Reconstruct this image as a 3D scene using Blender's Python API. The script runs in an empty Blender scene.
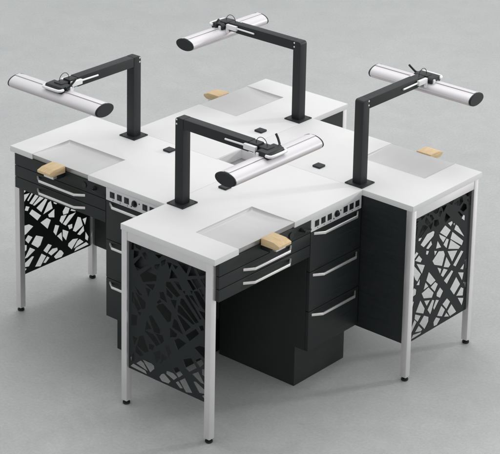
import bpy, bmesh, math, random
from mathutils import Vector, Matrix
random.seed(4)
CAM_C=[5.68167, -6.68202, 4.48216]; CAM_F=[-0.625811, 0.735995, -0.25821]
CAM_R=[0.75865, 0.65126, 0.017633]; CAM_U=[-0.18114, 0.184856, 0.965928]
CAM_FPX,CAM_CX,CAM_CY=1919.854,247.902,-85.631
WORLD, TOP_E, KEY_E, KEY_EL, KEY_SZ = .99, 275., 640., 17., 1.25
TOP_P = (-.9, 2.2, 8.2)
WLO, WHI = (.72, .74, .745), (.90, .90, .90)

# cut-outs of the end panels as (across, down) fractions
HOLES_A = [[(0.3554,0.4283),(0.3861,0.4031),(0.4451,0.3823),(0.5544,0.4287),(0.545,0.4934),(0.5018,0.5129)],[(0.2878,0.1399),(0.359,0.1969),(0.3549,0.2321),(0.1849,0.2804),(0.1413,0.2368)],[(0.6664,0.2883),(0.7005,0.2807),(0.8984,0.4095),(0.8538,0.4318),(0.6581,0.3251)],[(0.1373,0.7155),(0.1875,0.6965),(0.2618,0.8006),(0.2133,0.8248),(0.1039,0.7937)],[(0.6331,0.3476),(0.6673,0.3439),(0.8498,0.4362),(0.8206,0.4493),(0.6264,0.4007)],[(0.6991,0.7472),(0.8076,0.7074),(0.8791,0.7639),(0.7803,0.8223),(0.7424,0.8074)],[(0.1572,0.088),(0.2595,0.13),(0.1083,0.2127),(0.0617,0.1731)],[(0.2571,0.529),(0.2981,0.5078),(0.4132,0.596),(0.4039,0.6279),(0.3281,0.6326)],[(0.203,0.6501),(0.3205,0.6509),(0.4119,0.705),(0.3631,0.7329)],[(0.8283,0.1942),(0.8849,0.1777),(0.9515,0.2249),(0.9845,0.2612),(0.9819,0.3101),(0.9295,0.29)],[(0.7172,0.2518),(0.7542,0.238),(0.9296,0.3781),(0.9079,0.39)],[(0.6604,0.9239),(0.7308,0.8841),(0.8283,0.9744),(0.7436,0.9919)],[(0.1758,0.89),(0.2637,0.8753),(0.3305,0.8961),(0.3359,0.9177),(0.2783,0.9638)],[(0.8357,0.8815),(0.8711,0.8726),(0.9877,0.908),(0.9807,0.9397),(0.9134,0.9494)],[(0.4784,0.2063),(0.5345,0.1956),(0.6637,0.2671),(0.617,0.2921),(0.4784,0.2393)],[(0.6156,0.4243),(0.6622,0.4201),(0.7983,0.4727),(0.7239,0.5291)],[(0.8428,0.621),(0.9089,0.5866),(0.9863,0.5816),(0.9889,0.669),(0.9449,0.6611)],[(0.0672,0.4135),(0.1615,0.4941),(0.1169,0.5231),(0.07,0.4783)],[(0.5859,0.6285),(0.6465,0.5957),(0.7413,0.6121),(0.6344,0.6944)],[(0.0821,0.3814),(0.2213,0.431),(0.2128,0.4794),(0.1717,0.4965)],[(0.7276,0.5554),(0.8622,0.4695),(0.9029,0.4967),(0.782,0.5865)],[(0.5827,0.4616),(0.626,0.4694),(0.7024,0.5545),(0.5566,0.5346)],[(0.426,0.9365),(0.4619,0.9211),(0.5482,0.9573),(0.5191,0.9864),(0.4296,0.9909),(0.3968,0.967)],[(0.0937,0.9414),(0.1566,0.9007),(0.1936,0.9099),(0.257,0.9647)],[(0.3452,0.6381),(0.436,0.6298),(0.4613,0.6666),(0.419,0.703)],[(0.322,0.7941),(0.4154,0.7527),(0.4155,0.8103),(0.3617,0.864)],[(0.0304,0.5684),(0.1089,0.5611),(0.0988,0.6393),(0.0304,0.6572)],[(0.494,0.8919),(0.5702,0.8816),(0.6356,0.9039),(0.5855,0.94),(0.4869,0.9168)],[(0.5736,0.8518),(0.6325,0.8244),(0.7038,0.8644),(0.6469,0.9037)],[(0.8189,0.8295),(0.8994,0.7883),(0.9817,0.8679),(0.9302,0.8676)],[(0.8004,0.1106),(0.8692,0.0886),(0.9257,0.1313),(0.8747,0.1658)],[(0.6248,0.022),(0.7684,0.0149),(0.7359,0.0859)],[(0.767,0.24),(0.815,0.228),(0.906,0.305)],[(0.0152,0.984),(0.058,0.952),(0.2193,0.9648),(0.2435,0.991)],[(0.4615,0.708),(0.5252,0.6852),(0.5541,0.7392),(0.5111,0.7838)],[(0.8092,0.0059),(0.8667,0.0674),(0.7572,0.0967)],[(0.5311,0.5434),(0.6287,0.5709),(0.6161,0.5978),(0.5326,0.619)],[(0.4848,0.2522),(0.567,0.2902),(0.5578,0.319),(0.4858,0.3029)],[(0.8551,0.7113),(0.9173,0.7513),(0.9656,0.7087),(0.9235,0.6757)],[(0.3959,0.309),(0.4492,0.2907),(0.4975,0.3625),(0.406,0.3492)],[(0.0952,0.7964),(0.1959,0.8488),(0.1475,0.8688),(0.0843,0.8477)],[(0.4282,0.7706),(0.4994,0.7891),(0.414,0.8594)],[(0.5359,0.3293),(0.6178,0.3136),(0.6002,0.3871)],[(0.7428,0.128),(0.7809,0.1189),(0.8583,0.1682),(0.8201,0.1905)],[(0.8842,0.323),(0.9783,0.318),(0.9864,0.3934)],[(0.548,0.0953),(0.63,0.1412),(0.5228,0.173)],[(0.061,0.0673),(0.131,0.0582),(0.1195,0.0943),(0.0575,0.131)],[(0.0389,0.3936),(0.0623,0.3936),(0.059,0.4772),(0.0358,0.4663)],[(0.8622,0.0183),(0.9744,0.0138),(0.9672,0.0401),(0.9019,0.0618)],[(0.2346,0.5658),(0.2963,0.6168),(0.2129,0.6443)],[(0.2158,0.2888),(0.342,0.2611),(0.309,0.3133)],[(0.5808,0.1774),(0.6398,0.1695),(0.689,0.2218),(0.6462,0.2241)],[(0.0174,0.9161),(0.0677,0.8562),(0.0736,0.921),(0.0314,0.948)],[(0.6101,0.9512),(0.6475,0.9298),(0.7078,0.9705),(0.6676,0.982)],[(0.0215,0.0203),(0.0676,0.0061),(0.062,0.0614),(0.0215,0.0705)],[(0.2654,0.7389),(0.3379,0.7355),(0.3136,0.7789),(0.2654,0.7773)],[(0.1707,0.0604),(0.2118,0.0428),(0.2557,0.0836),(0.2129,0.1011)],[(0.9398,0.7583),(0.9873,0.7444),(0.9889,0.8132),(0.944,0.7989)],[(0.9118,0.0813),(0.9698,0.0589),(0.9818,0.1367)],[(0.3619,0.3928),(0.4016,0.3588),(0.4283,0.374),(0.3813,0.3997)],[(0.079,0.0056),(0.1604,0.0199),(0.1483,0.0461),(0.0868,0.037)],[(0.4926,0.0527),(0.5525,0.0498),(0.5232,0.1024)],[(0.0437,0.7344),(0.1133,0.7344),(0.0726,0.8003)],[(0.8951,0.1603),(0.9329,0.1527),(0.9603,0.1863),(0.9462,0.2135)],[(0.2145,0.3154),(0.2823,0.3154),(0.2545,0.3782)],[(0.0773,0.3385),(0.1744,0.3866),(0.1289,0.3929)],[(0.3352,0.1114),(0.4023,0.0897),(0.3713,0.1441),(0.3313,0.1365)],[(0.112,0.5296),(0.1626,0.521),(0.1464,0.5523)],[(0.8917,0.4416),(0.9497,0.4211),(0.9654,0.4544),(0.9191,0.471)],[(0.4146,0.0649),(0.4753,0.0368),(0.4653,0.0758),(0.4216,0.1031)],[(0.5614,0.0538),(0.6295,0.0546),(0.5995,0.0851)],[(0.9441,0.9618),(0.984,0.945),(0.985,0.9832)],[(0.3339,0.0335),(0.4335,0.0169),(0.3873,0.0541)],[(0.7833,0.1965),(0.818,0.1964),(0.8055,0.2221)],[(0.6896,0.2292),(0.7232,0.2159),(0.7232,0.2408)]]
HOLES_B = [[(0.4566,0.3761),(0.5498,0.3967),(0.5772,0.4356),(0.5357,0.5175),(0.3904,0.469),(0.3521,0.4284)],[(0.7975,0.6729),(0.882,0.7586),(0.7754,0.8209),(0.6932,0.7484)],[(0.2407,0.1826),(0.3335,0.1771),(0.374,0.2001),(0.359,0.2285),(0.1962,0.28),(0.133,0.2428)],[(0.3059,0.6303),(0.407,0.7028),(0.3804,0.7364),(0.2297,0.7019),(0.1882,0.6491)],[(0.6867,0.2739),(0.8999,0.4035),(0.8758,0.435),(0.6564,0.3253)],[(0.2477,0.8466),(0.3358,0.883),(0.3345,0.9206),(0.2742,0.9674),(0.1738,0.8924)],[(0.6607,0.3334),(0.8523,0.439),(0.8215,0.4499),(0.6242,0.4003)],[(0.299,0.5013),(0.4316,0.6089),(0.348,0.6261),(0.259,0.5643)],[(0.0169,0.3695),(0.1683,0.489),(0.1118,0.535),(0.0675,0.5059),(0.0176,0.431)],[(0.5513,0.1885),(0.6617,0.2574),(0.5932,0.2957),(0.4625,0.2262)],[(0.151,0.0916),(0.1886,0.096),(0.2477,0.1272),(0.1263,0.1815),(0.0817,0.1663)],[(0.1738,0.6996),(0.2621,0.7949),(0.2432,0.8297),(0.1019,0.7806)],[(0.7337,0.883),(0.8343,0.9774),(0.7166,0.9831),(0.6638,0.9244)],[(0.6145,0.4156),(0.8029,0.4568),(0.7115,0.531)],[(0.5497,0.8471),(0.6268,0.9024),(0.5783,0.9455),(0.4807,0.9134)],[(0.8594,0.4725),(0.9126,0.4941),(0.7822,0.586),(0.7281,0.5589)],[(0.3807,0.7533),(0.4254,0.7703),(0.3865,0.8425),(0.3631,0.8721),(0.3042,0.8145)],[(0.7038,0.5949),(0.7443,0.616),(0.6359,0.6919),(0.5735,0.647)],[(0.6473,0.8115),(0.7125,0.86),(0.6507,0.9054),(0.5688,0.8404)],[(0.4204,0.6167),(0.4751,0.65),(0.4259,0.7004),(0.3416,0.6389)],[(0.5121,0.6854),(0.5757,0.7347),(0.5262,0.7773),(0.4538,0.7424),(0.4569,0.7175)],[(0.0516,0.5698),(0.0982,0.5963),(0.0929,0.6334),(0.025,0.6408),(0.0218,0.5975)],[(0.893,0.7864),(0.9493,0.8125),(0.941,0.8696),(0.8112,0.8372)],[(0.6004,0.4558),(0.6876,0.5454),(0.6551,0.5607),(0.5578,0.5307)],[(0.7942,0.0231),(0.8368,0.0273),(0.8543,0.0684),(0.793,0.0909),(0.7738,0.0824)],[(0.1631,0.9049),(0.2345,0.9584),(0.2143,0.9667),(0.0999,0.9437)],[(0.0838,0.8352),(0.1287,0.8689),(0.0361,0.9432),(0.0062,0.9196)],[(0.0781,0.381),(0.2303,0.4313),(0.1822,0.4926)],[(0.7433,0.2292),(0.7929,0.2566),(0.9187,0.376),(0.7171,0.2642)],[(0.067,0.9553),(0.224,0.973),(0.2079,0.9856),(0.0393,0.9865)],[(0.4622,0.9204),(0.5484,0.9554),(0.4907,0.992),(0.4324,0.9869),(0.4212,0.9491)],[(0.8637,0.0834),(0.9162,0.1064),(0.9277,0.1439),(0.8677,0.1576),(0.8047,0.1214)],[(0.5857,0.304),(0.6345,0.3264),(0.6001,0.3901),(0.5351,0.342)],[(0.939,0.5702),(0.9892,0.5665),(0.9892,0.6525),(0.9594,0.6498)],[(0.5577,0.544),(0.6404,0.5759),(0.5612,0.617),(0.5142,0.5861)],[(0.0915,0.7941),(0.1983,0.8353),(0.1459,0.8717),(0.0849,0.8286)],[(0.4485,0.2358),(0.5832,0.2985),(0.5349,0.3278),(0.468,0.2686)],[(0.3488,0.0985),(0.4211,0.1096),(0.4386,0.1532),(0.384,0.1635),(0.3472,0.1399)],[(0.554,0.088),(0.6355,0.1428),(0.5508,0.1686),(0.527,0.1433)],[(0.683,0.045),(0.77,0.038),(0.766,0.084),(0.729,0.067)],[(0.4467,0.771),(0.5091,0.7913),(0.4284,0.8535),(0.4036,0.8252)],[(0.8416,0.8614),(0.961,0.8943),(0.9291,0.9531)],[(0.8248,0.6443),(0.9367,0.6749),(0.9135,0.739)],[(0.1153,0.3223),(0.1783,0.3712),(0.1531,0.3895),(0.0488,0.3491)],[(0.5991,0.1838),(0.6735,0.1797),(0.6902,0.2048),(0.6568,0.2263)],[(0.8739,0.181),(0.9052,0.1982),(0.9028,0.2379),(0.8407,0.2021)],[(0.9366,0.5931),(0.9255,0.6474),(0.8607,0.6263)],[(0.4294,0.2821),(0.5047,0.3571),(0.4056,0.3446)],[(0.316,0.2518),(0.3401,0.2932),(0.2798,0.3146),(0.2317,0.2962)],[(0.7582,0.1297),(0.7899,0.1315),(0.86,0.181),(0.8292,0.1836)],[(0.2616,0.0352),(0.3073,0.0447),(0.3464,0.0861),(0.3108,0.0947)],[(0.2122,0.0397),(0.2834,0.1073),(0.2233,0.1042),(0.1832,0.0706)],[(0.2485,0.5738),(0.3108,0.6249),(0.2187,0.6333)],[(0.1014,0.0133),(0.1932,0.0246),(0.1313,0.0449)],[(0.0068,0.0987),(0.0727,0.0769),(0.051,0.154)],[(0.2403,0.7238),(0.3487,0.7465),(0.292,0.7839)],[(0.8794,0.0097),(0.9789,0.0061),(0.9612,0.0484),(0.9247,0.0452)],[(0.3187,0.0233),(0.4331,0.0168),(0.4096,0.0521),(0.374,0.0549)],[(0.015,0.023),(0.082,0.043),(0.033,0.055)],[(0.0117,0.6643),(0.0676,0.6859),(0.0421,0.7353),(0.007,0.7138)],[(0.0686,0.2821),(0.1088,0.307),(0.05,0.3341),(0.0069,0.3145)],[(0.9255,0.0719),(0.9884,0.0534),(0.9848,0.1325)],[(0.4738,0.0189),(0.5626,0.0262),(0.5084,0.0744)],[(0.2437,0.1142),(0.3341,0.1096),(0.2987,0.1636)],[(0.0171,0.5196),(0.0511,0.5447),(0.0478,0.5632),(0.019,0.5515)],[(0.4409,0.0454),(0.4869,0.056),(0.4519,0.0955),(0.4188,0.0808)],[(0.0976,0.1837),(0.1621,0.1898),(0.1293,0.2103),(0.093,0.204)],[(0.4462,0.507),(0.5263,0.5385),(0.5047,0.5782)],[(0.6476,0.9315),(0.7077,0.9816),(0.6064,0.9563)],[(0.1543,0.5129),(0.149,0.5716),(0.0894,0.5562)],[(0.9334,0.7539),(0.9921,0.7706),(0.9813,0.825)],[(0.02,0.057),(0.075,0.059),(0.048,0.076)],[(0.5888,0.0151),(0.6883,0.0141),(0.6502,0.0482)],[(0.1969,0.0212),(0.2598,0.0226),(0.2437,0.0411)],[(0.3772,0.3523),(0.4348,0.3698),(0.3912,0.4021)],[(0.6964,0.2103),(0.7296,0.2126),(0.7207,0.2401)],[(0.2388,0.3165),(0.2922,0.3343),(0.271,0.3582),(0.2333,0.3439)]]
S = bpy.context.scene
COL = S.collection
PI = math.pi

# ------------------------------------------------------------------ materials
def new_mat(name):
    m = bpy.data.materials.new(name); m.use_nodes = True
    return m, m.node_tree, m.node_tree.nodes['Principled BSDF']

def plain(name, col, rough=.5, metal=0., bump=0., bscale=400., var=0., vscale=8., coat=0., stretch=None, rvar=0., spec=.5):
    m, nt, b = new_mat(name)
    b.inputs['Base Color'].default_value = (*col, 1)
    b.inputs['Roughness'].default_value = rough
    b.inputs['Metallic'].default_value = metal
    b.inputs['Coat Weight'].default_value = coat
    b.inputs['Specular IOR Level'].default_value = spec
    tc = nt.nodes.new('ShaderNodeTexCoord'); mp = nt.nodes.new('ShaderNodeMapping')
    nt.links.new(tc.outputs['Object'], mp.inputs[0])
    if stretch: mp.inputs['Scale'].default_value = stretch
    if var > 0 or rvar > 0:
        n = nt.nodes.new('ShaderNodeTexNoise'); n.inputs['Scale'].default_value = vscale
        n.inputs['Detail'].default_value = 6; n.inputs['Roughness'].default_value = .6
        nt.links.new(mp.outputs[0], n.inputs['Vector'])
    if var > 0:
        r = nt.nodes.new('ShaderNodeValToRGB')
        r.color_ramp.elements[0].position = .3; r.color_ramp.elements[1].position = .7
        r.color_ramp.elements[0].color = (*[c*(1-var) for c in col], 1)
        r.color_ramp.elements[1].color = (*[min(1, c*(1+var)) for c in col], 1)
        nt.links.new(n.outputs['Fac'], r.inputs[0]); nt.links.new(r.outputs[0], b.inputs['Base Color'])
    if rvar > 0:
        mr = nt.nodes.new('ShaderNodeMapRange')
        mr.inputs['From Min'].default_value = .3; mr.inputs['From Max'].default_value = .7
        mr.inputs['To Min'].default_value = rough-rvar; mr.inputs['To Max'].default_value = rough+rvar
        nt.links.new(n.outputs['Fac'], mr.inputs[0]); nt.links.new(mr.outputs[0], b.inputs['Roughness'])
    if bump > 0:
        n2 = nt.nodes.new('ShaderNodeTexNoise'); n2.inputs['Scale'].default_value = bscale
        n2.inputs['Detail'].default_value = 3
        nt.links.new(mp.outputs[0], n2.inputs['Vector'])
        bp = nt.nodes.new('ShaderNodeBump'); bp.inputs['Strength'].default_value = bump
        bp.inputs['Distance'].default_value = .001
        nt.links.new(n2.outputs['Fac'], bp.inputs['Height']); nt.links.new(bp.outputs[0], b.inputs['Normal'])
    return m

M = {}
M['white'] = plain('white_laminate', (.68, .68, .68), .6, spec=.16, bump=.05, bscale=900, var=.02, vscale=3.5, rvar=.08)
M['black'] = plain('black_grained_laminate', (.0130, .0165, .0168), .5, spec=.42, bump=.15, bscale=40, var=.14, vscale=26, stretch=(.25, .25, 4), rvar=.06)
M['panelblack'] = plain('black_powder_coat', (.0140, .0172, .0178), .65, spec=.28, bump=.15, bscale=1500, var=.05, vscale=12)
M['lampblack'] = plain('black_lamp_paint', (.0115, .0145, .0158), .5, spec=.38, bump=.12, bscale=1500, var=.08, vscale=9)
M['rubber'] = plain('black_rubber', (.008, .008, .008), .55, var=.1, vscale=40)
M['plastic'] = plain('dark_plastic', (.0115, .0140, .0155), .48, spec=.4, bump=.06, bscale=1200, var=.08, vscale=40)
M['legpaint'] = plain('light_grey_leg_paint', (.78, .755, .77), .32, metal=.72, bump=.06, bscale=1200, var=.03, vscale=10)
M['alu'] = plain('brushed_aluminium', (.84, .82, .81), .30, metal=.8, bump=.08, bscale=300, var=.04, vscale=30, stretch=(1, .05, 1))
M['tube'] = plain('anodised_lamp_housing', (.665, .65, .67), .54, spec=.35, metal=.35, bump=.04, bscale=300, var=.03, vscale=20, stretch=(1, .04, 1))
M['diffuser'] = plain('frosted_diffuser', (.52, .48, .47), .45, var=.03, vscale=20)
M['steel'] = plain('satin_steel_tray', (.56, .56, .565), .55, spec=.35, metal=.2, bump=.04, bscale=250, var=.03, vscale=6, stretch=(.15, 2, 1), rvar=.04)
M['lipsteel'] = plain('polished_steel_lip', (.50, .485, .475), .42, metal=.9, bump=.05, bscale=250, var=.04, vscale=6, stretch=(1, .3, 3))
M['strip'] = plain('silver_socket_plate', (.66, .66, .67), .4, metal=.2, bump=.03, bscale=900, var=.02, vscale=12)
M['socket'] = plain('black_socket', (.010, .010, .011), .4, var=.1, vscale=60)
M['silver'] = plain('silver_clamp_paint', (.80, .79, .80), .38, metal=.2, bump=.04, bscale=700, var=.03, vscale=30)
M['wellsteel'] = plain('grey_well_steel', (.30, .305, .31), .45, metal=.4, bump=.05, bscale=300, var=.06, vscale=8)

def wood():
    m, nt, b = new_mat('beech_wood')
    tc = nt.nodes.new('ShaderNodeTexCoord'); mp = nt.nodes.new('ShaderNodeMapping')
    mp.inputs['Scale'].default_value = (3, 26, 26)
    nt.links.new(tc.outputs['Object'], mp.inputs[0])
    oi = nt.nodes.new('ShaderNodeObjectInfo'); vm = nt.nodes.new('ShaderNodeVectorMath'); vm.operation = 'SCALE'
    vm.inputs[0].default_value = (7.3, 11.1, 5.7); nt.links.new(oi.outputs['Random'], vm.inputs['Scale'])
    nt.links.new(vm.outputs['Vector'], mp.inputs['Location'])
    n = nt.nodes.new('ShaderNodeTexNoise'); n.inputs['Scale'].default_value = 6
    n.inputs['Detail'].default_value = 7; n.inputs['Distortion'].default_value = .6
    nt.links.new(mp.outputs[0], n.inputs['Vector'])
    r = nt.nodes.new('ShaderNodeValToRGB')
    r.color_ramp.elements[0].position = .32; r.color_ramp.elements[1].position = .66
    r.color_ramp.elements[0].color = (.60, .425, .225, 1); r.color_ramp.elements[1].color = (.715, .54, .315, 1)
    nt.links.new(n.outputs['Fac'], r.inputs[0]); nt.links.new(r.outputs[0], b.inputs['Base Color'])
    b.inputs['Roughness'].default_value = .5
    bp = nt.nodes.new('ShaderNodeBump'); bp.inputs['Strength'].default_value = .15; bp.inputs['Distance'].default_value = .001
    nt.links.new(n.outputs['Fac'], bp.inputs['Height']); nt.links.new(bp.outputs[0], b.inputs['Normal'])
    return m
M['wood'] = wood()

def concrete():
    m, nt, b = new_mat('polished_concrete')
    N = nt.nodes.new; L_ = nt.links.new
    tc = N('ShaderNodeTexCoord')
    def noise(scale, detail, rough, dist=0.):
        n = N('ShaderNodeTexNoise'); n.inputs['Scale'].default_value = scale
        n.inputs['Detail'].default_value = detail; n.inputs['Roughness'].default_value = rough
        n.inputs['Distortion'].default_value = dist
        L_(tc.outputs['Object'], n.inputs['Vector']); return n
    def ramp(src, p0, p1, c0, c1):
        r = N('ShaderNodeValToRGB'); r.color_ramp.elements[0].position = p0; r.color_ramp.elements[1].position = p1
        r.color_ramp.elements[0].color = (*c0, 1); r.color_ramp.elements[1].color = (*c1, 1)
        L_(src, r.inputs[0]); return r
    def mul(a, b2, fac=1.):
        mx = N('ShaderNodeMix'); mx.data_type = 'RGBA'; mx.blend_type = 'MULTIPLY'
        mx.inputs['Factor'].default_value = fac
        L_(a, mx.inputs['A']); L_(b2, mx.inputs['B']); return mx.outputs['Result']
    big = ramp(noise(.9, 5, .6, .4).outputs['Fac'], .3, .7, FLOOR_LO, FLOOR_HI)
    mid = ramp(noise(5, 9, .74, 1.0).outputs['Fac'], .30, .70, (.915, .917, .917), (1.05, 1.05, 1.05))
    fine = ramp(noise(70, 6, .7).outputs['Fac'], .3, .7, (.895, .895, .895), (1.09, 1.09, 1.09))
    v = N('ShaderNodeTexVoronoi'); v.inputs['Scale'].default_value = 16; v.inputs['Randomness'].default_value = 1
    L_(tc.outputs['Object'], v.inputs['Vector'])
    pits = ramp(v.outputs['Distance'], .03, .075, (.90, .90, .90), (1, 1, 1))
    sp = ramp(noise(26, 4, .55, .3).outputs['Fac'], .66, .76, (1, 1, 1), (1.07, 1.07, 1.07))
    st = ramp(noise(11, 5, .6, .6).outputs['Fac'], .25, .36, (.91, .91, .905), (1, 1, 1))
    c = mul(mul(mul(big.outputs[0], mid.outputs[0]), fine.outputs[0]), pits.outputs[0], .5)
    c = mul(mul(c, sp.outputs[0]), st.outputs[0])
    L_(c, b.inputs['Base Color'])
    mr = N('ShaderNodeMapRange'); mr.inputs['To Min'].default_value = .40; mr.inputs['To Max'].default_value = .58
    L_(mid.outputs[0], mr.inputs[0]); mr.inputs['From Min'].default_value = .915; mr.inputs['From Max'].default_value = 1.05
    L_(mr.outputs[0], b.inputs['Roughness'])
    b.inputs['Specular IOR Level'].default_value = .35
    bp = N('ShaderNodeBump'); bp.inputs['Strength'].default_value = .12; bp.inputs['Distance'].default_value = .002
    L_(fine.outputs[0], bp.inputs['Height']); L_(bp.outputs[0], b.inputs['Normal'])
    return m
FLOOR_LO = (.392, .404, .404); FLOOR_HI = (.432, .445, .444)
M['floor'] = concrete()

# ------------------------------------------------------------------ mesh helpers
def link(name, bm, mat, parent=None, smooth=35):
    bmesh.ops.recalc_face_normals(bm, faces=bm.faces)
    me = bpy.data.meshes.new(name); bm.to_mesh(me); bm.free()
    me.materials.append(mat)
    if smooth:
        me.polygons.foreach_set('use_smooth', [True]*len(me.polygons))
        me.set_sharp_from_angle(angle=math.radians(smooth))
    o = bpy.data.objects.new(name, me); COL.objects.link(o)
    if parent is not None: o.parent = parent
    return o

def box(bm, a, b, bev=0., seg=2):
    x0_, y0_, z0_ = [min(p, q) for p, q in zip(a, b)]; x1_, y1_, z1_ = [max(p, q) for p, q in zip(a, b)]
    vs = [bm.verts.new((x, y, z)) for z in (z0_, z1_) for x, y in ((x0_, y0_), (x1_, y0_), (x1_, y1_), (x0_, y1_))]
    fs = [(0, 3, 2, 1), (4, 5, 6, 7), (0, 1, 5, 4), (1, 2, 6, 5), (2, 3, 7, 6), (3, 0, 4, 7)]
    faces = [bm.faces.new([vs[i] for i in f]) for f in fs]
    if bev > 0:
        ed = list({e for f in faces for e in f.edges})
        bmesh.ops.bevel(bm, geom=ed, offset=bev, segments=seg, affect='EDGES', profile=.6)

def prism(bm, poly, z0_, z1_, bev=0., seg=2, axes=(0, 1, 2)):
    """extrude a polygon given in two axes along the third"""
    def mk(u, v, w):
        c = [0, 0, 0]; c[axes[0]] = u; c[axes[1]] = v; c[axes[2]] = w; return bm.verts.new(c)
    lo = [mk(u, v, z0_) for u, v in poly]; hi = [mk(u, v, z1_) for u, v in poly]
    n = len(poly)
    faces = [bm.faces.new(lo[::-1]), bm.faces.new(hi)]
    for i in range(n): faces.append(bm.faces.new((lo[i], lo[(i+1) % n], hi[(i+1) % n], hi[i])))
    bmesh.ops.recalc_face_normals(bm, faces=faces)
    if bev > 0:
        ed = list({e for f in faces for e in f.edges})
        bmesh.ops.bevel(bm, geom=ed, offset=bev, segments=seg, affect='EDGES', profile=.6)

def cyl(bm, c, r, h, axis=2, n=24, bev=0.):
    poly = [(r*math.cos(2*PI*i/n), r*math.sin(2*PI*i/n)) for i in range(n)]
    axes = {2: (0, 1, 2), 0: (1, 2, 0), 1: (2, 0, 1)}[axis]
    b2 = bmesh.new(); prism(b2, poly, -h/2, h/2, axes=axes)
    if bev > 0:
        ed = [e for e in b2.edges if abs(e.verts[0].co[axis]-e.verts[1].co[axis]) < 1e-6]
        bmesh.ops.bevel(b2, geom=ed, offset=bev, segments=2, affect='EDGES')
    bmesh.ops.translate(b2, verts=b2.verts, vec=Vector(c))
    t = bpy.data.meshes.new('t'); b2.to_mesh(t); b2.free(); bm.from_mesh(t); bpy.data.meshes.remove(t)

def tube(bm, pts, r, n=10):
    pts = [Vector(p) for p in pts]; rings = []
    up = Vector((0, 0, 1))
    for i, p in enumerate(pts):
        d = (pts[min(i+1, len(pts)-1)]-pts[max(i-1, 0)]).normalized()
        s = d.cross(up)
        if s.length < 1e-3: s = d.cross(Vector((1, 0, 0)))
        s.normalize(); t = s.cross(d).normalized(); up = t
        rings.append([bm.verts.new(p+(s*math.cos(2*PI*k/n)+t*math.sin(2*PI*k/n))*r) for k in range(n)])
    for a, b in zip(rings, rings[1:]):
        for k in range(n): bm.faces.new((a[k], a[(k+1) % n], b[(k+1) % n], b[k]))
    bm.faces.new(rings[0][::-1]); bm.faces.new(rings[-1])

def sweep_flat(bm, path, wz, t):
    """flat bar following a path in the x-y plane: wz tall in z, t thick"""
    n = len(path); off = []
    for i in range(n):
        a = Vector(path[max(i-1, 0)]); b = Vector(path[i]); c = Vector(path[min(i+1, n-1)])
        d1 = (b-a).normalized() if i > 0 else (c-b).normalized(); d2 = (c-b).normalized() if i < n-1 else d1
        nrm = Vector((-(d1+d2).y, (d1+d2).x, 0)).normalized()
        k = t/2/max(.4, nrm.dot(Vector((-d1.y, d1.x, 0))))
        off.append((b+nrm*k, b-nrm*k))
    poly = [(p.x, p.y) for p, _ in off]+[(q.x, q.y) for _, q in off[::-1]]
    z = path[0][2]
    prism(bm, poly, z-wz/2, z+wz/2, bev=.0028, seg=3)

def empty(name, loc, rz=0., label=None, cat=None, group=None):
    o = bpy.data.objects.new(name, None); COL.objects.link(o)
    o.empty_display_size = .1
    o.location = loc; o.rotation_euler = (0, 0, rz)
    if label: o['label'] = label
    if cat: o['category'] = cat
    if group: o['group'] = group
    return o

def copy_tree(o, parent=None):
    c = o.copy(); COL.objects.link(c)
    c.parent = parent
    for ch in list(o.children): copy_tree(ch, c)
    return c

def rotk(p, k):
    x, y = p[0], p[1]
    for _ in range(k): x, y = -y, x
    return (x, y, p[2] if len(p) > 2 else 0)

# ------------------------------------------------------------------ dimensions (metres); the four benches stand in a pinwheel about the origin
x0, x1, L, H, TH = .0934, .6619, .9559, .900, .0288
ZB = H-TH
CY0, CY1 = -.291, x0-.003          # pedestal cabinet along the front
TX, TY0, TY1 = .405, -.797, -.411  # steel tray notch
BASE = Vector((.378, -.431, 0))

# ------------------------------------------------------------------ setting
bm = bmesh.new()
bmesh.ops.create_grid(bm, x_segments=2, y_segments=2, size=40)
fl = link('floor', bm, M['floor'], smooth=0); fl['kind'] = 'structure'
fl['label'] = 'plain grey polished concrete floor'

# ------------------------------------------------------------------ perforated panel
def rounded(poly, W, Hh):
    pts = [Vector((u*W, v*Hh)) for u, v in poly]; out = []
    n = len(pts)
    for i in range(n):
        a, b, c = pts[i-1], pts[i], pts[(i+1) % n]
        la, lc = (a-b).length, (c-b).length
        r = min(.0018, .2*la, .2*lc)
        p, q = b+(a-b).normalized()*r, b+(c-b).normalized()*r
        out += [p, (p+q)/4+b/2, q]
    return out

def perforated_mesh(holes, W, Hh, th=.003):
    cu = bpy.data.curves.new('cut', 'CURVE'); cu.dimensions = '2D'; cu.fill_mode = 'BOTH'; cu.extrude = th/2
    def spl(pts):
        s = cu.splines.new('POLY'); s.points.add(len(pts)-1)
        for p, c in zip(s.points, pts): p.co = (c[0], c[1], 0, 1)
        s.use_cyclic_u = True
    spl([(0, 0), (W, 0), (W, Hh), (0, Hh)])
    for h in holes: spl(rounded(h, W, Hh))
    o = bpy.data.objects.new('cut', cu); COL.objects.link(o)
    dg = bpy.context.evaluated_depsgraph_get(); dg.update()
    me = bpy.data.meshes.new_from_object(o.evaluated_get(dg))
    bpy.data.objects.remove(o); bpy.data.curves.remove(cu)
    return me

LEG = .034
PX0, PX1 = x0+.002+LEG+.001, x1-.022-LEG-.001
PZ0, PZ1 = .188, .8245
PY = -L+.020

def make_perforated(holes, parent):
    me = perforated_mesh(holes, PX1-PX0, PZ1-PZ0)
    # curve plane (u right, v down) -> world (x right, z)
    for v in me.vertices:
        u, w, t = v.co
        v.co = (PX0+u-BASE.x, PY+t-BASE.y, PZ1-w-BASE.z)
    me.flip_normals()
    me.materials.clear(); me.materials.append(M['panelblack'])
    o = bpy.data.objects.new('perforated_panel', me); COL.objects.link(o); o.parent = parent
    return o

# ------------------------------------------------------------------ workbench
def P(bm):  # shift world coords into the thing's own coordinates
    bmesh.ops.translate(bm, verts=bm.verts, vec=-BASE); return bm

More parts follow.
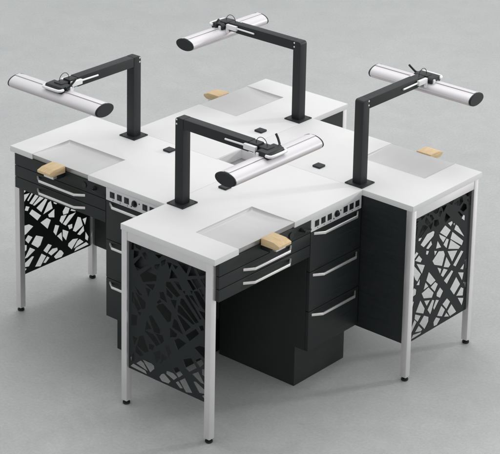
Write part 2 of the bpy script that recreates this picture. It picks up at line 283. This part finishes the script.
def make_bench(label):
    root = empty('workbench', BASE, 0, label, 'workbench', 'workbenches set in a pinwheel')
    def add(name, mat, fn, parent=root, smooth=35):
        b = bmesh.new(); fn(b); P(b); return link(name, b, M[mat], parent, smooth)
    g = .0003
    # top with a notch for the tray
    poly = [(x0+g, -L), (x1, -L), (x1, TY0), (TX, TY0), (TX, TY1), (x1, TY1), (x1, x0-g), (x0+g, x0-g)]
    add('tabletop', 'white', lambda b: prism(b, poly, ZB, H, bev=.0018, seg=2))
    # tray: dished sheet with a front lip
    def tray(b):
        ya, yb = TY0+.0012, TY1-.0012; xa, xb = TX+.0012, x1-.002
        # pan profile: coved at the back and sides, rising to the front edge, then a lip folded down
        n1, n2 = 40, 48
        D_ = .0150
        def cove(t, w):                                   # 0 at the rim .. 1 on the flat
            t = min(1., max(0., t/w)); return math.sqrt(max(0., 1-(1-t)**2))
        us = [(i/n1)**1.6 for i in range(n1+1)]
        vs_ = [.5-.5*math.cos(PI*j/n2) for j in range(n2+1)]
        grid = []
        for s_ in us:
            row = []
            for t in vs_:
                X, Y = xa+(xb-xa)*s_, ya+(yb-ya)*t
                e = min(cove(X-xa, .016), 1.)*min(cove(min(Y-ya, yb-Y), .014), 1.)
                fr = 1-max(0., (s_-.35)/.65)**1.5*.90
                row.append(b.verts.new((X, Y, H-.0010-D_*e*fr)))
            grid.append(row)
        for i in range(n1):
            for j in range(n2): b.faces.new((grid[i][j], grid[i+1][j], grid[i+1][j+1], grid[i][j+1]))
    tr = add('steel_tray', 'steel', tray, smooth=50)
    def lipf(b):
        xb = x1-.002
        prism(b, [(xb, H-.0030), (xb-.0035, H-.0030), (xb-.0085, ZB+.0010), (xb-.0055, ZB+.0006)], TY0+.0014, TY1-.0014, axes=(0, 2, 1))
    add('tray_lip', 'lipsteel', lipf, tr)
    # end frame: two legs, top rail, perforated panel
    for lx in (x0+.002, x1-.022-LEG):
        lg = add('leg', 'legpaint', lambda b: box(b, (lx, -L+.004, .020), (lx+LEG, -L+.004+LEG, ZB-.0005), .003, 2))
        def foot(b):
            c = (lx+LEG/2, -L+.004+LEG/2)
            cyl(b, (*c, .006), .0175, .012, n=20, bev=.003); cyl(b, (*c, .0165), .010, .011, n=16)
        add('foot', 'rubber', foot, lg)
    add('end_rail', 'legpaint', lambda b: box(b, (PX0-.0005, -L+.006, PZ1+.001), (PX1+.0005, -L+.036, ZB-.0006), .0015))
    # closed back panel along the side away from the user
    add('back_panel', 'black', lambda b: box(b, (x0+.004, -L+.004+LEG+.001, .190), (x0+.020, CY0-.001, ZB-.001), .001, 1))
    # kneehole drawer box
    KY0, KY1 = -L+.032, CY0-.0025
    xf = x1-.0015
    add('drawer_housing', 'black', lambda b: box(b, (x0+.022, -L+.004+LEG+.002, .690), (x1-.0235, KY1, ZB-.0015), .001, 1))
    fas = add('fascia', 'black', lambda b: box(b, (x1-.0215, KY0, .8095), (xf, KY1, ZB-.001), .0012))
    add('round_port', 'socket', lambda b: (cyl(b, (xf+.002, -.435, .842), .0165, .006, axis=0, n=28, bev=.002)), fas)
    def plug(b):
        cyl(b, (xf+.008, -.362, .846), .011, .016, axis=0, n=20, bev=.003)
        cyl(b, (xf+.022, -.362, .846), .0075, .014, axis=0, n=16, bev=.002)
    add('plug', 'plastic', plug, fas)
    add('cable', 'rubber', lambda b: tube(b, [(xf+.026, -.362, .846), (xf+.030, -.345, .842), (xf+.024, -.325, .834), (xf+.010, -.305, .828), (xf+.003, -.292, .826)], .0028), fas)
    def handle(b, ya, yb, z):
        sweep_flat(b, [(xf-.002, ya, z), (xf+.030, ya+.045, z), (xf+.030, yb-.045, z), (xf-.002, yb, z)], .013, .008)
    kneec = -.5975
    for za, zb, zh in ((.7485, .8065, .787), (.6885, .7455, .722)):
        d = add('drawer', 'black', lambda b: box(b, (x1-.0215, KY0, za), (xf, KY1, zb), .0012))
        add('handle', 'alu', lambda b: handle(b, kneec-.166, kneec+.166, zh), d)
    # pedestal cabinet with set-back plinth
    add('cabinet', 'black', lambda b: prism(b, [(x0+.022, .0), (x1-.078, .0), (x1-.078, .205), (x1-.0225, .205), (x1-.0225, ZB-.0015), (x0+.022, ZB-.0015)], CY0, CY1-.001, bev=.001, seg=1, axes=(0, 2, 1)))
    cc = (CY0+CY1)/2
    for za, zb, zh in ((.6085, .8055, .795), (.4085, .6055, .587), (.2055, .4055, .385)):
        d = add('cabinet_drawer', 'black', lambda b: box(b, (x1-.0215, CY0+.001, za), (xf, CY1-.002, zb), .0012))
        add('handle', 'alu', lambda b: handle(b, cc-.166, cc+.166, zh), d)
    sp = add('socket_strip', 'strip', lambda b: box(b, (x1-.0215, CY0+.001, .8085), (xf+.001, CY1-.002, ZB-.001), .001, 1))
    fx = xf+.001
    zc = .842
    for y in (-.248, -.201, -.154, -.035, .011, .056):
        def sock(b):
            box(b, (fx, y-.0155, zc-.0155), (fx+.0015, y+.0155, zc+.0155), .0007, 1)
            cyl(b, (fx+.0016, y, zc), .0105, .003, axis=0, n=20, bev=.001)
        add('socket', 'socket', sock, sp)
        add('indicator', 'socket', lambda b: cyl(b, (fx+.0006, y+.006, zc-.0235), .0022, .0016, axis=0, n=10), sp)
    def knob(b):
        cyl(b, (fx+.002, -.1015, zc), .0165, .005, axis=0, n=24, bev=.001)
        cyl(b, (fx+.009, -.1015, zc), .010, .010, axis=0, n=20, bev=.002)
    add('knob', 'socket', knob, sp)
    for dy, dz in ((.030, .007), (-.021, -.019)):
        add('indicator', 'socket', lambda b: cyl(b, (fx+.0006, -.1015+dy, zc+dz), .0036, .0018, axis=0, n=12), sp)
    # cable cap standing on the top near the centre
    def cap(b):
        box(b, (.173-.0235, -.334-.0225, H+.0006), (.173+.0235, -.334+.0225, H+.0105), .003, 2)
    add('cable_cap', 'plastic', cap)
    return root

bench = make_bench('nearest white-topped workbench, its drawers, wide pale tray and black pedestal facing right')
make_perforated(HOLES_A, bench)
labels = {
 1: 'right-hand white-topped workbench with pale floor showing through its cut-out end panel',
 2: 'rearmost white-topped workbench, only its top and a corner of one side showing',
 3: 'left-hand white-topped workbench with open kneehole and cut-out panel seen behind two handles',
}
for k in (1, 2, 3):
    c = copy_tree(bench); c.location = rotk(BASE, k); c.rotation_euler = (0, 0, k*PI/2); c['label'] = labels[k]
    if k == 1:
        for ch in list(c.children):
            if ch.name.startswith('perforated_panel'): bpy.data.objects.remove(ch)
        make_perforated(HOLES_B, c)

# ------------------------------------------------------------------ well between the four tops
w = empty('cable_well', (0, 0, .80), 0, 'shallow square grey steel well sunk in the middle where the four white tops meet', 'cable well')
b = bmesh.new(); s = x0-.0015
box(b, (-s, -s, .047), (s, s, .050), .0005, 1)
link('well_floor', b, M['wellsteel'], w)
b = bmesh.new()
for k in range(4):
    p = [rotk(q, k) for q in ((-s, -s, 0), (s-.003, -s, 0), (s-.003, -s+.003, 0), (-s, -s+.003, 0))]
    prism(b, [(q[0], q[1]) for q in p], .0505, .0985)
link('well_wall', b, M['silver'], w)

# ------------------------------------------------------------------ lamps
LB = Vector((x0+.0036+.05, -x1+.0067+.052, H))
ZA = 1.326
def make_lamp(label, outer):
    root = empty('task_lamp', LB, 0, label, 'lamp', 'task lamps on black posts, one per bench')
    def add(name, mat, fn, parent=root, smooth=35):
        b = bmesh.new(); fn(b); bmesh.ops.translate(b, verts=b.verts, vec=-LB); return link(name, b, M[mat], parent, smooth)
    px, py = LB.x, LB.y
    pl = add('base_plate', 'lampblack', lambda b: box(b, (px-.05, py-.052, H+.0006), (px+.05, py+.052, H+.0066), .0012))
    for sx in (-1, 1):
        for sy in (-1, 1):
            add('bolt', 'plastic', lambda b: cyl(b, (px+sx*.042, py+sy*.044, H+.0075), .0040, .0022, n=12, bev=.0007), pl)
    # bent beam: post and arm mitred at the elbow, one part each
    po = [(px-.025, H+.0068)]
    r = .014
    ex, ez = px-.025, ZA
    po += [(ex, ez-r)]+[(ex+r-r*math.cos(a), ez-r+r*math.sin(a)) for a in (PI/8, PI/4, 3*PI/8)]+[(ex+r, ez)]
    po += [(px+.025-.0008, ez), (px+.025-.0008, H+.0068)]
    post = add('post', 'lampblack', lambda b: prism(b, po, py-.025, py+.025, bev=.0018, seg=2, axes=(0, 2, 1)))
    for sy in (-1, 1):
        for dz in (.010, .031):
            xx = px-.016 if outer else px+.017
            add('screw', 'silver', lambda b: cyl(b, (xx, py+sy*.0256, ZA-dz), .0045, .003, axis=1, n=14, bev=.001), post)
    arm = add('arm', 'lampblack', lambda b: box(b, (px+.0254, py-.0246, ZA-.0492), (.560, py+.0246, ZA-.0004), .0018, 2))
    # darker end piece and swivel neck
    def endp(b):
        box(b, (.5605, py-.0235, ZA-.047), (.612, py+.0235, ZA-.002), .003, 2)
        box(b, (.600, py-.017, ZA-.040), (.640, py+.017, ZA-.010), .003, 2)
    add('end_piece', 'plastic', endp)
    for sy in (-1, 1):
        def blk(b):
            box(b, (.545, py+sy*.026, ZA-.034), (.615, py+sy*.043, ZA-.008), .004, 2)
            box(b, (.604, py+sy*.027, ZA-.058), (.618, py+sy*.041, ZA-.030), .003, 2)
        cl = add('clamp_block', 'silver', blk)
        add('rod', 'silver', lambda b: tube(b, [(.430, py+sy*.031, ZA-.022), (.548, py+sy*.031, ZA-.020)], .0045, 12), cl)
    # bracket saddle over the tube
    TXc, TZ = .664, 1.258
    yc = py
    def saddle(b):
        prism(b, [(.628, TZ+.026), (.700, TZ+.024), (.708, TZ+.040), (.696, TZ+.056), (.640, TZ+.058), (.624, TZ+.046)], yc-.057, yc+.057, bev=.005, seg=2, axes=(0, 2, 1))
        box(b, (.626, yc-.026, TZ+.046), (.672, yc+.026, TZ+.062), .004, 2)
    sd = add('bracket', 'plastic', saddle)
    add('grip', 'silver', lambda b: tube(b, [(.690, yc-.058, TZ+.044), (.708, yc-.058, TZ+.044), (.717, yc-.050, TZ+.044), (.719, yc-.03, TZ+.044), (.719, yc+.03, TZ+.044), (.717, yc+.050, TZ+.044), (.708, yc+.058, TZ+.044), (.690, yc+.058, TZ+.044)], .0070, 12), sd)
    for sy in (-1, 1):
        add('hook', 'silver', lambda b: box(b, (.636, yc+sy*.053, TZ+.016), (.650, yc+sy*.065, TZ+.048), .003, 2), sd)
    def lever(b):
        tube(b, [(.668, yc+.056, TZ+.046), (.662, yc+.070, TZ+.056), (.645, yc+.078, TZ+.076), (.630, yc+.082, TZ+.092)], .0055, 12)
        cyl(b, (.668, yc+.062, TZ+.046), .010, .014, axis=1, n=16, bev=.002)
    add('lever', 'plastic', lever, sd)
    add('cord', 'plastic', lambda b: tube(b, [(.590+.032*(1-math.cos(a)), yc-.006, ZA-.004+.034*math.sin(a)) for a in [PI*i/14 for i in range(15)]], .0016, 8))
    # oval lamp housing
    ax, az, n = .058, .031, 48
    def sec(f, lo=0, hi=2*PI, m=n):
        return [(TXc+ax*f*math.cos(lo+(hi-lo)*i/m), TZ+az*f*math.sin(lo+(hi-lo)*i/m)) for i in range(m)]
    y_a, y_b = -.893, -.300
    def housing(b):
        poly = []
        for i in range(n):
            a = 2*PI*i/n
            f = 1.
            poly.append((TXc+ax*f*math.cos(a), TZ+az*f*math.sin(a)))
        prism(b, poly, y_a, y_b, axes=(0, 2, 1))
    hs = add('lamp_tube', 'tube', housing, smooth=25)
    # mounting rail let into the top of the housing
    add('gap_shade_strip', 'wellsteel', lambda b: box(b, (TXc-.0154, y_a+.001, TZ+az-.003), (TXc+.0154, y_b-.001, TZ+az+.0002)), hs)  # solid grey strip, stands in for shade in the grooves beside the rail
    add('top_rail', 'tube', lambda b: box(b, (TXc-.0140, y_a+.001, TZ+az-.002), (TXc+.0140, y_b-.001, TZ+az+.0030), .0010, 2), hs)
    def diff(b):
        a0, a1, m = PI*1.07, PI*1.93, 24
        outer_ = [(TXc+(ax+.0022)*math.cos(a0+(a1-a0)*i/m), TZ+(az+.0022)*math.sin(a0+(a1-a0)*i/m)) for i in range(m+1)]
        inner_ = [(TXc+(ax-.0015)*math.cos(a0+(a1-a0)*i/m), TZ+(az-.0015)*math.sin(a0+(a1-a0)*i/m)) for i in range(m+1)]
        prism(b, outer_+inner_[::-1], y_a+.004, y_b-.004, axes=(0, 2, 1))
    add('diffuser', 'diffuser', diff, hs, smooth=40)
    for ya, yb in ((y_a-.010, y_a-.0003), (y_b+.0003, y_b+.010)):
        def cap(b):
            prism(b, sec(1.025), ya, yb, bev=.0, axes=(0, 2, 1))
            out = ya if ya < y_a else yb
            ed = [e for e in b.edges if all(abs(v.co.y-out) < 1e-6 for v in e.verts)]
            bmesh.ops.bevel(b, geom=ed, offset=.004, segments=3, affect='EDGES')
        add('end_cap', 'plastic', cap, hs, smooth=40)
    return root

la = make_lamp('task lamp rising from the nearest bench, its tube crossing above the small square well', True)
lb = make_lamp('task lamp on the right-hand bench, its tube reaching out over the floor at right', False)
lb.location = rotk(LB, 1); lb.rotation_euler = (0, 0, PI/2)
lc = copy_tree(lb); lc.location = rotk(LB, 2); lc.rotation_euler = (0, 0, PI)
lc['label'] = 'task lamp on the rearmost bench, highest in the picture, arm pointing left'
ld = copy_tree(la); ld.location = rotk(LB, 3); ld.rotation_euler = (0, 0, 3*PI/2)
ld['label'] = 'task lamp on the left-hand bench, its long tube hanging beyond the left corner'

# ------------------------------------------------------------------ wooden bench pins
PB = Vector((x1, -.6065, ZB))
def make_pin(label):
    root = empty('bench_pin', PB, 0, label, 'bench pin', 'wooden bench pins at the tray edges')
    def add(name, mat, fn):
        b = bmesh.new(); fn(b); bmesh.ops.translate(b, verts=b.verts, vec=-PB); return link(name, b, M[mat], root)
    ya, yb = -.6065-.043, -.6065+.043
    add('wood_block', 'wood', lambda b: prism(b, [(x1+.0005, .868), (x1+.086, .868), (x1+.105, .878), (x1+.106, .8905), (x1+.074, .9010), (x1+.0005, .903)], ya, yb, bev=.002, seg=2, axes=(0, 2, 1)))
    add('holder_block', 'plastic', lambda b: box(b, (x1+.0005, ya+.004, .845), (x1+.052, yb-.004, .8675), .002, 2))
    add('metal_plate', 'alu', lambda b: box(b, (x1+.0525, ya+.016, .852), (x1+.078, yb-.004, .8675), .003, 2))
    return root
p0 = make_pin('pale wooden bench pin on the tray edge of the nearest bench')
for k, t in ((1, 'pale wooden bench pin poking out behind the far edge of the right-hand bench'),
             (2, 'pale wooden bench pin poking out behind the far left edge of the rearmost bench'),
             (3, 'pale wooden bench pin on the tray edge of the left-hand bench')):
    c = copy_tree(p0); c.location = rotk(PB, k); c.rotation_euler = (0, 0, k*PI/2); c['label'] = t

# ------------------------------------------------------------------ light
W = bpy.data.worlds.new('World'); S.world = W; W.use_nodes = True
nt = W.node_tree; bg = nt.nodes['Background']
tc = nt.nodes.new('ShaderNodeTexCoord'); sx = nt.nodes.new('ShaderNodeSeparateXYZ'); rp = nt.nodes.new('ShaderNodeValToRGB')
nt.links.new(tc.outputs['Generated'], sx.inputs[0])
nt.links.new(sx.outputs['Z'], rp.inputs[0])
rp.color_ramp.elements[0].position = 0; rp.color_ramp.elements[0].color = (*WLO, 1)
rp.color_ramp.elements[1].position = .9; rp.color_ramp.elements[1].color = (*WHI, 1)
nt.links.new(rp.outputs[0], bg.inputs['Color']); bg.inputs['Strength'].default_value = WORLD

def area(name, loc, target, size, energy, col=(1, 1, 1)):
    l = bpy.data.lights.new(name, 'AREA'); l.shape = 'SQUARE'; l.size = size; l.energy = energy; l.color = col
    o = bpy.data.objects.new(name, l); COL.objects.link(o)
    o.location = loc
    o.rotation_euler = (Vector(target)-Vector(loc)).to_track_quat('-Z', 'Y').to_euler()
    return o
area('softbox_overhead', TOP_P, (.2, .3, .4), 5.5, TOP_E, (1, .995, .985))
az, el, d = math.radians(57), math.radians(KEY_EL), 14.0
area('softbox_key', (d*math.cos(el)*math.cos(az), d*math.cos(el)*math.sin(az), d*math.sin(el)), (.4, 0, .3), KEY_SZ, KEY_E, (1, .985, .965))

# ------------------------------------------------------------------ camera
cd = bpy.data.cameras.new('camera'); cam = bpy.data.objects.new('camera', cd); COL.objects.link(cam)
C_ = CAM_C; fw = Vector(CAM_F); rt = Vector(CAM_R); up = Vector(CAM_U)
mt = Matrix(((rt.x, up.x, -fw.x, C_[0]), (rt.y, up.y, -fw.y, C_[1]), (rt.z, up.z, -fw.z, C_[2]), (0, 0, 0, 1)))
cam.matrix_world = mt
cd.sensor_fit = 'HORIZONTAL'; cd.sensor_width = 36
cd.lens = 36*CAM_FPX/500
cd.shift_x = (250-CAM_CX)/500; cd.shift_y = (CAM_CY-227)/500
cd.clip_end = 400
S.camera = cam
S.render.engine = 'CYCLES'
S.render.resolution_x, S.render.resolution_y = 1024, 930
S.view_settings.view_transform = 'Standard'; S.view_settings.look = 'None'
S.view_settings.exposure = 0; S.view_settings.gamma = 1
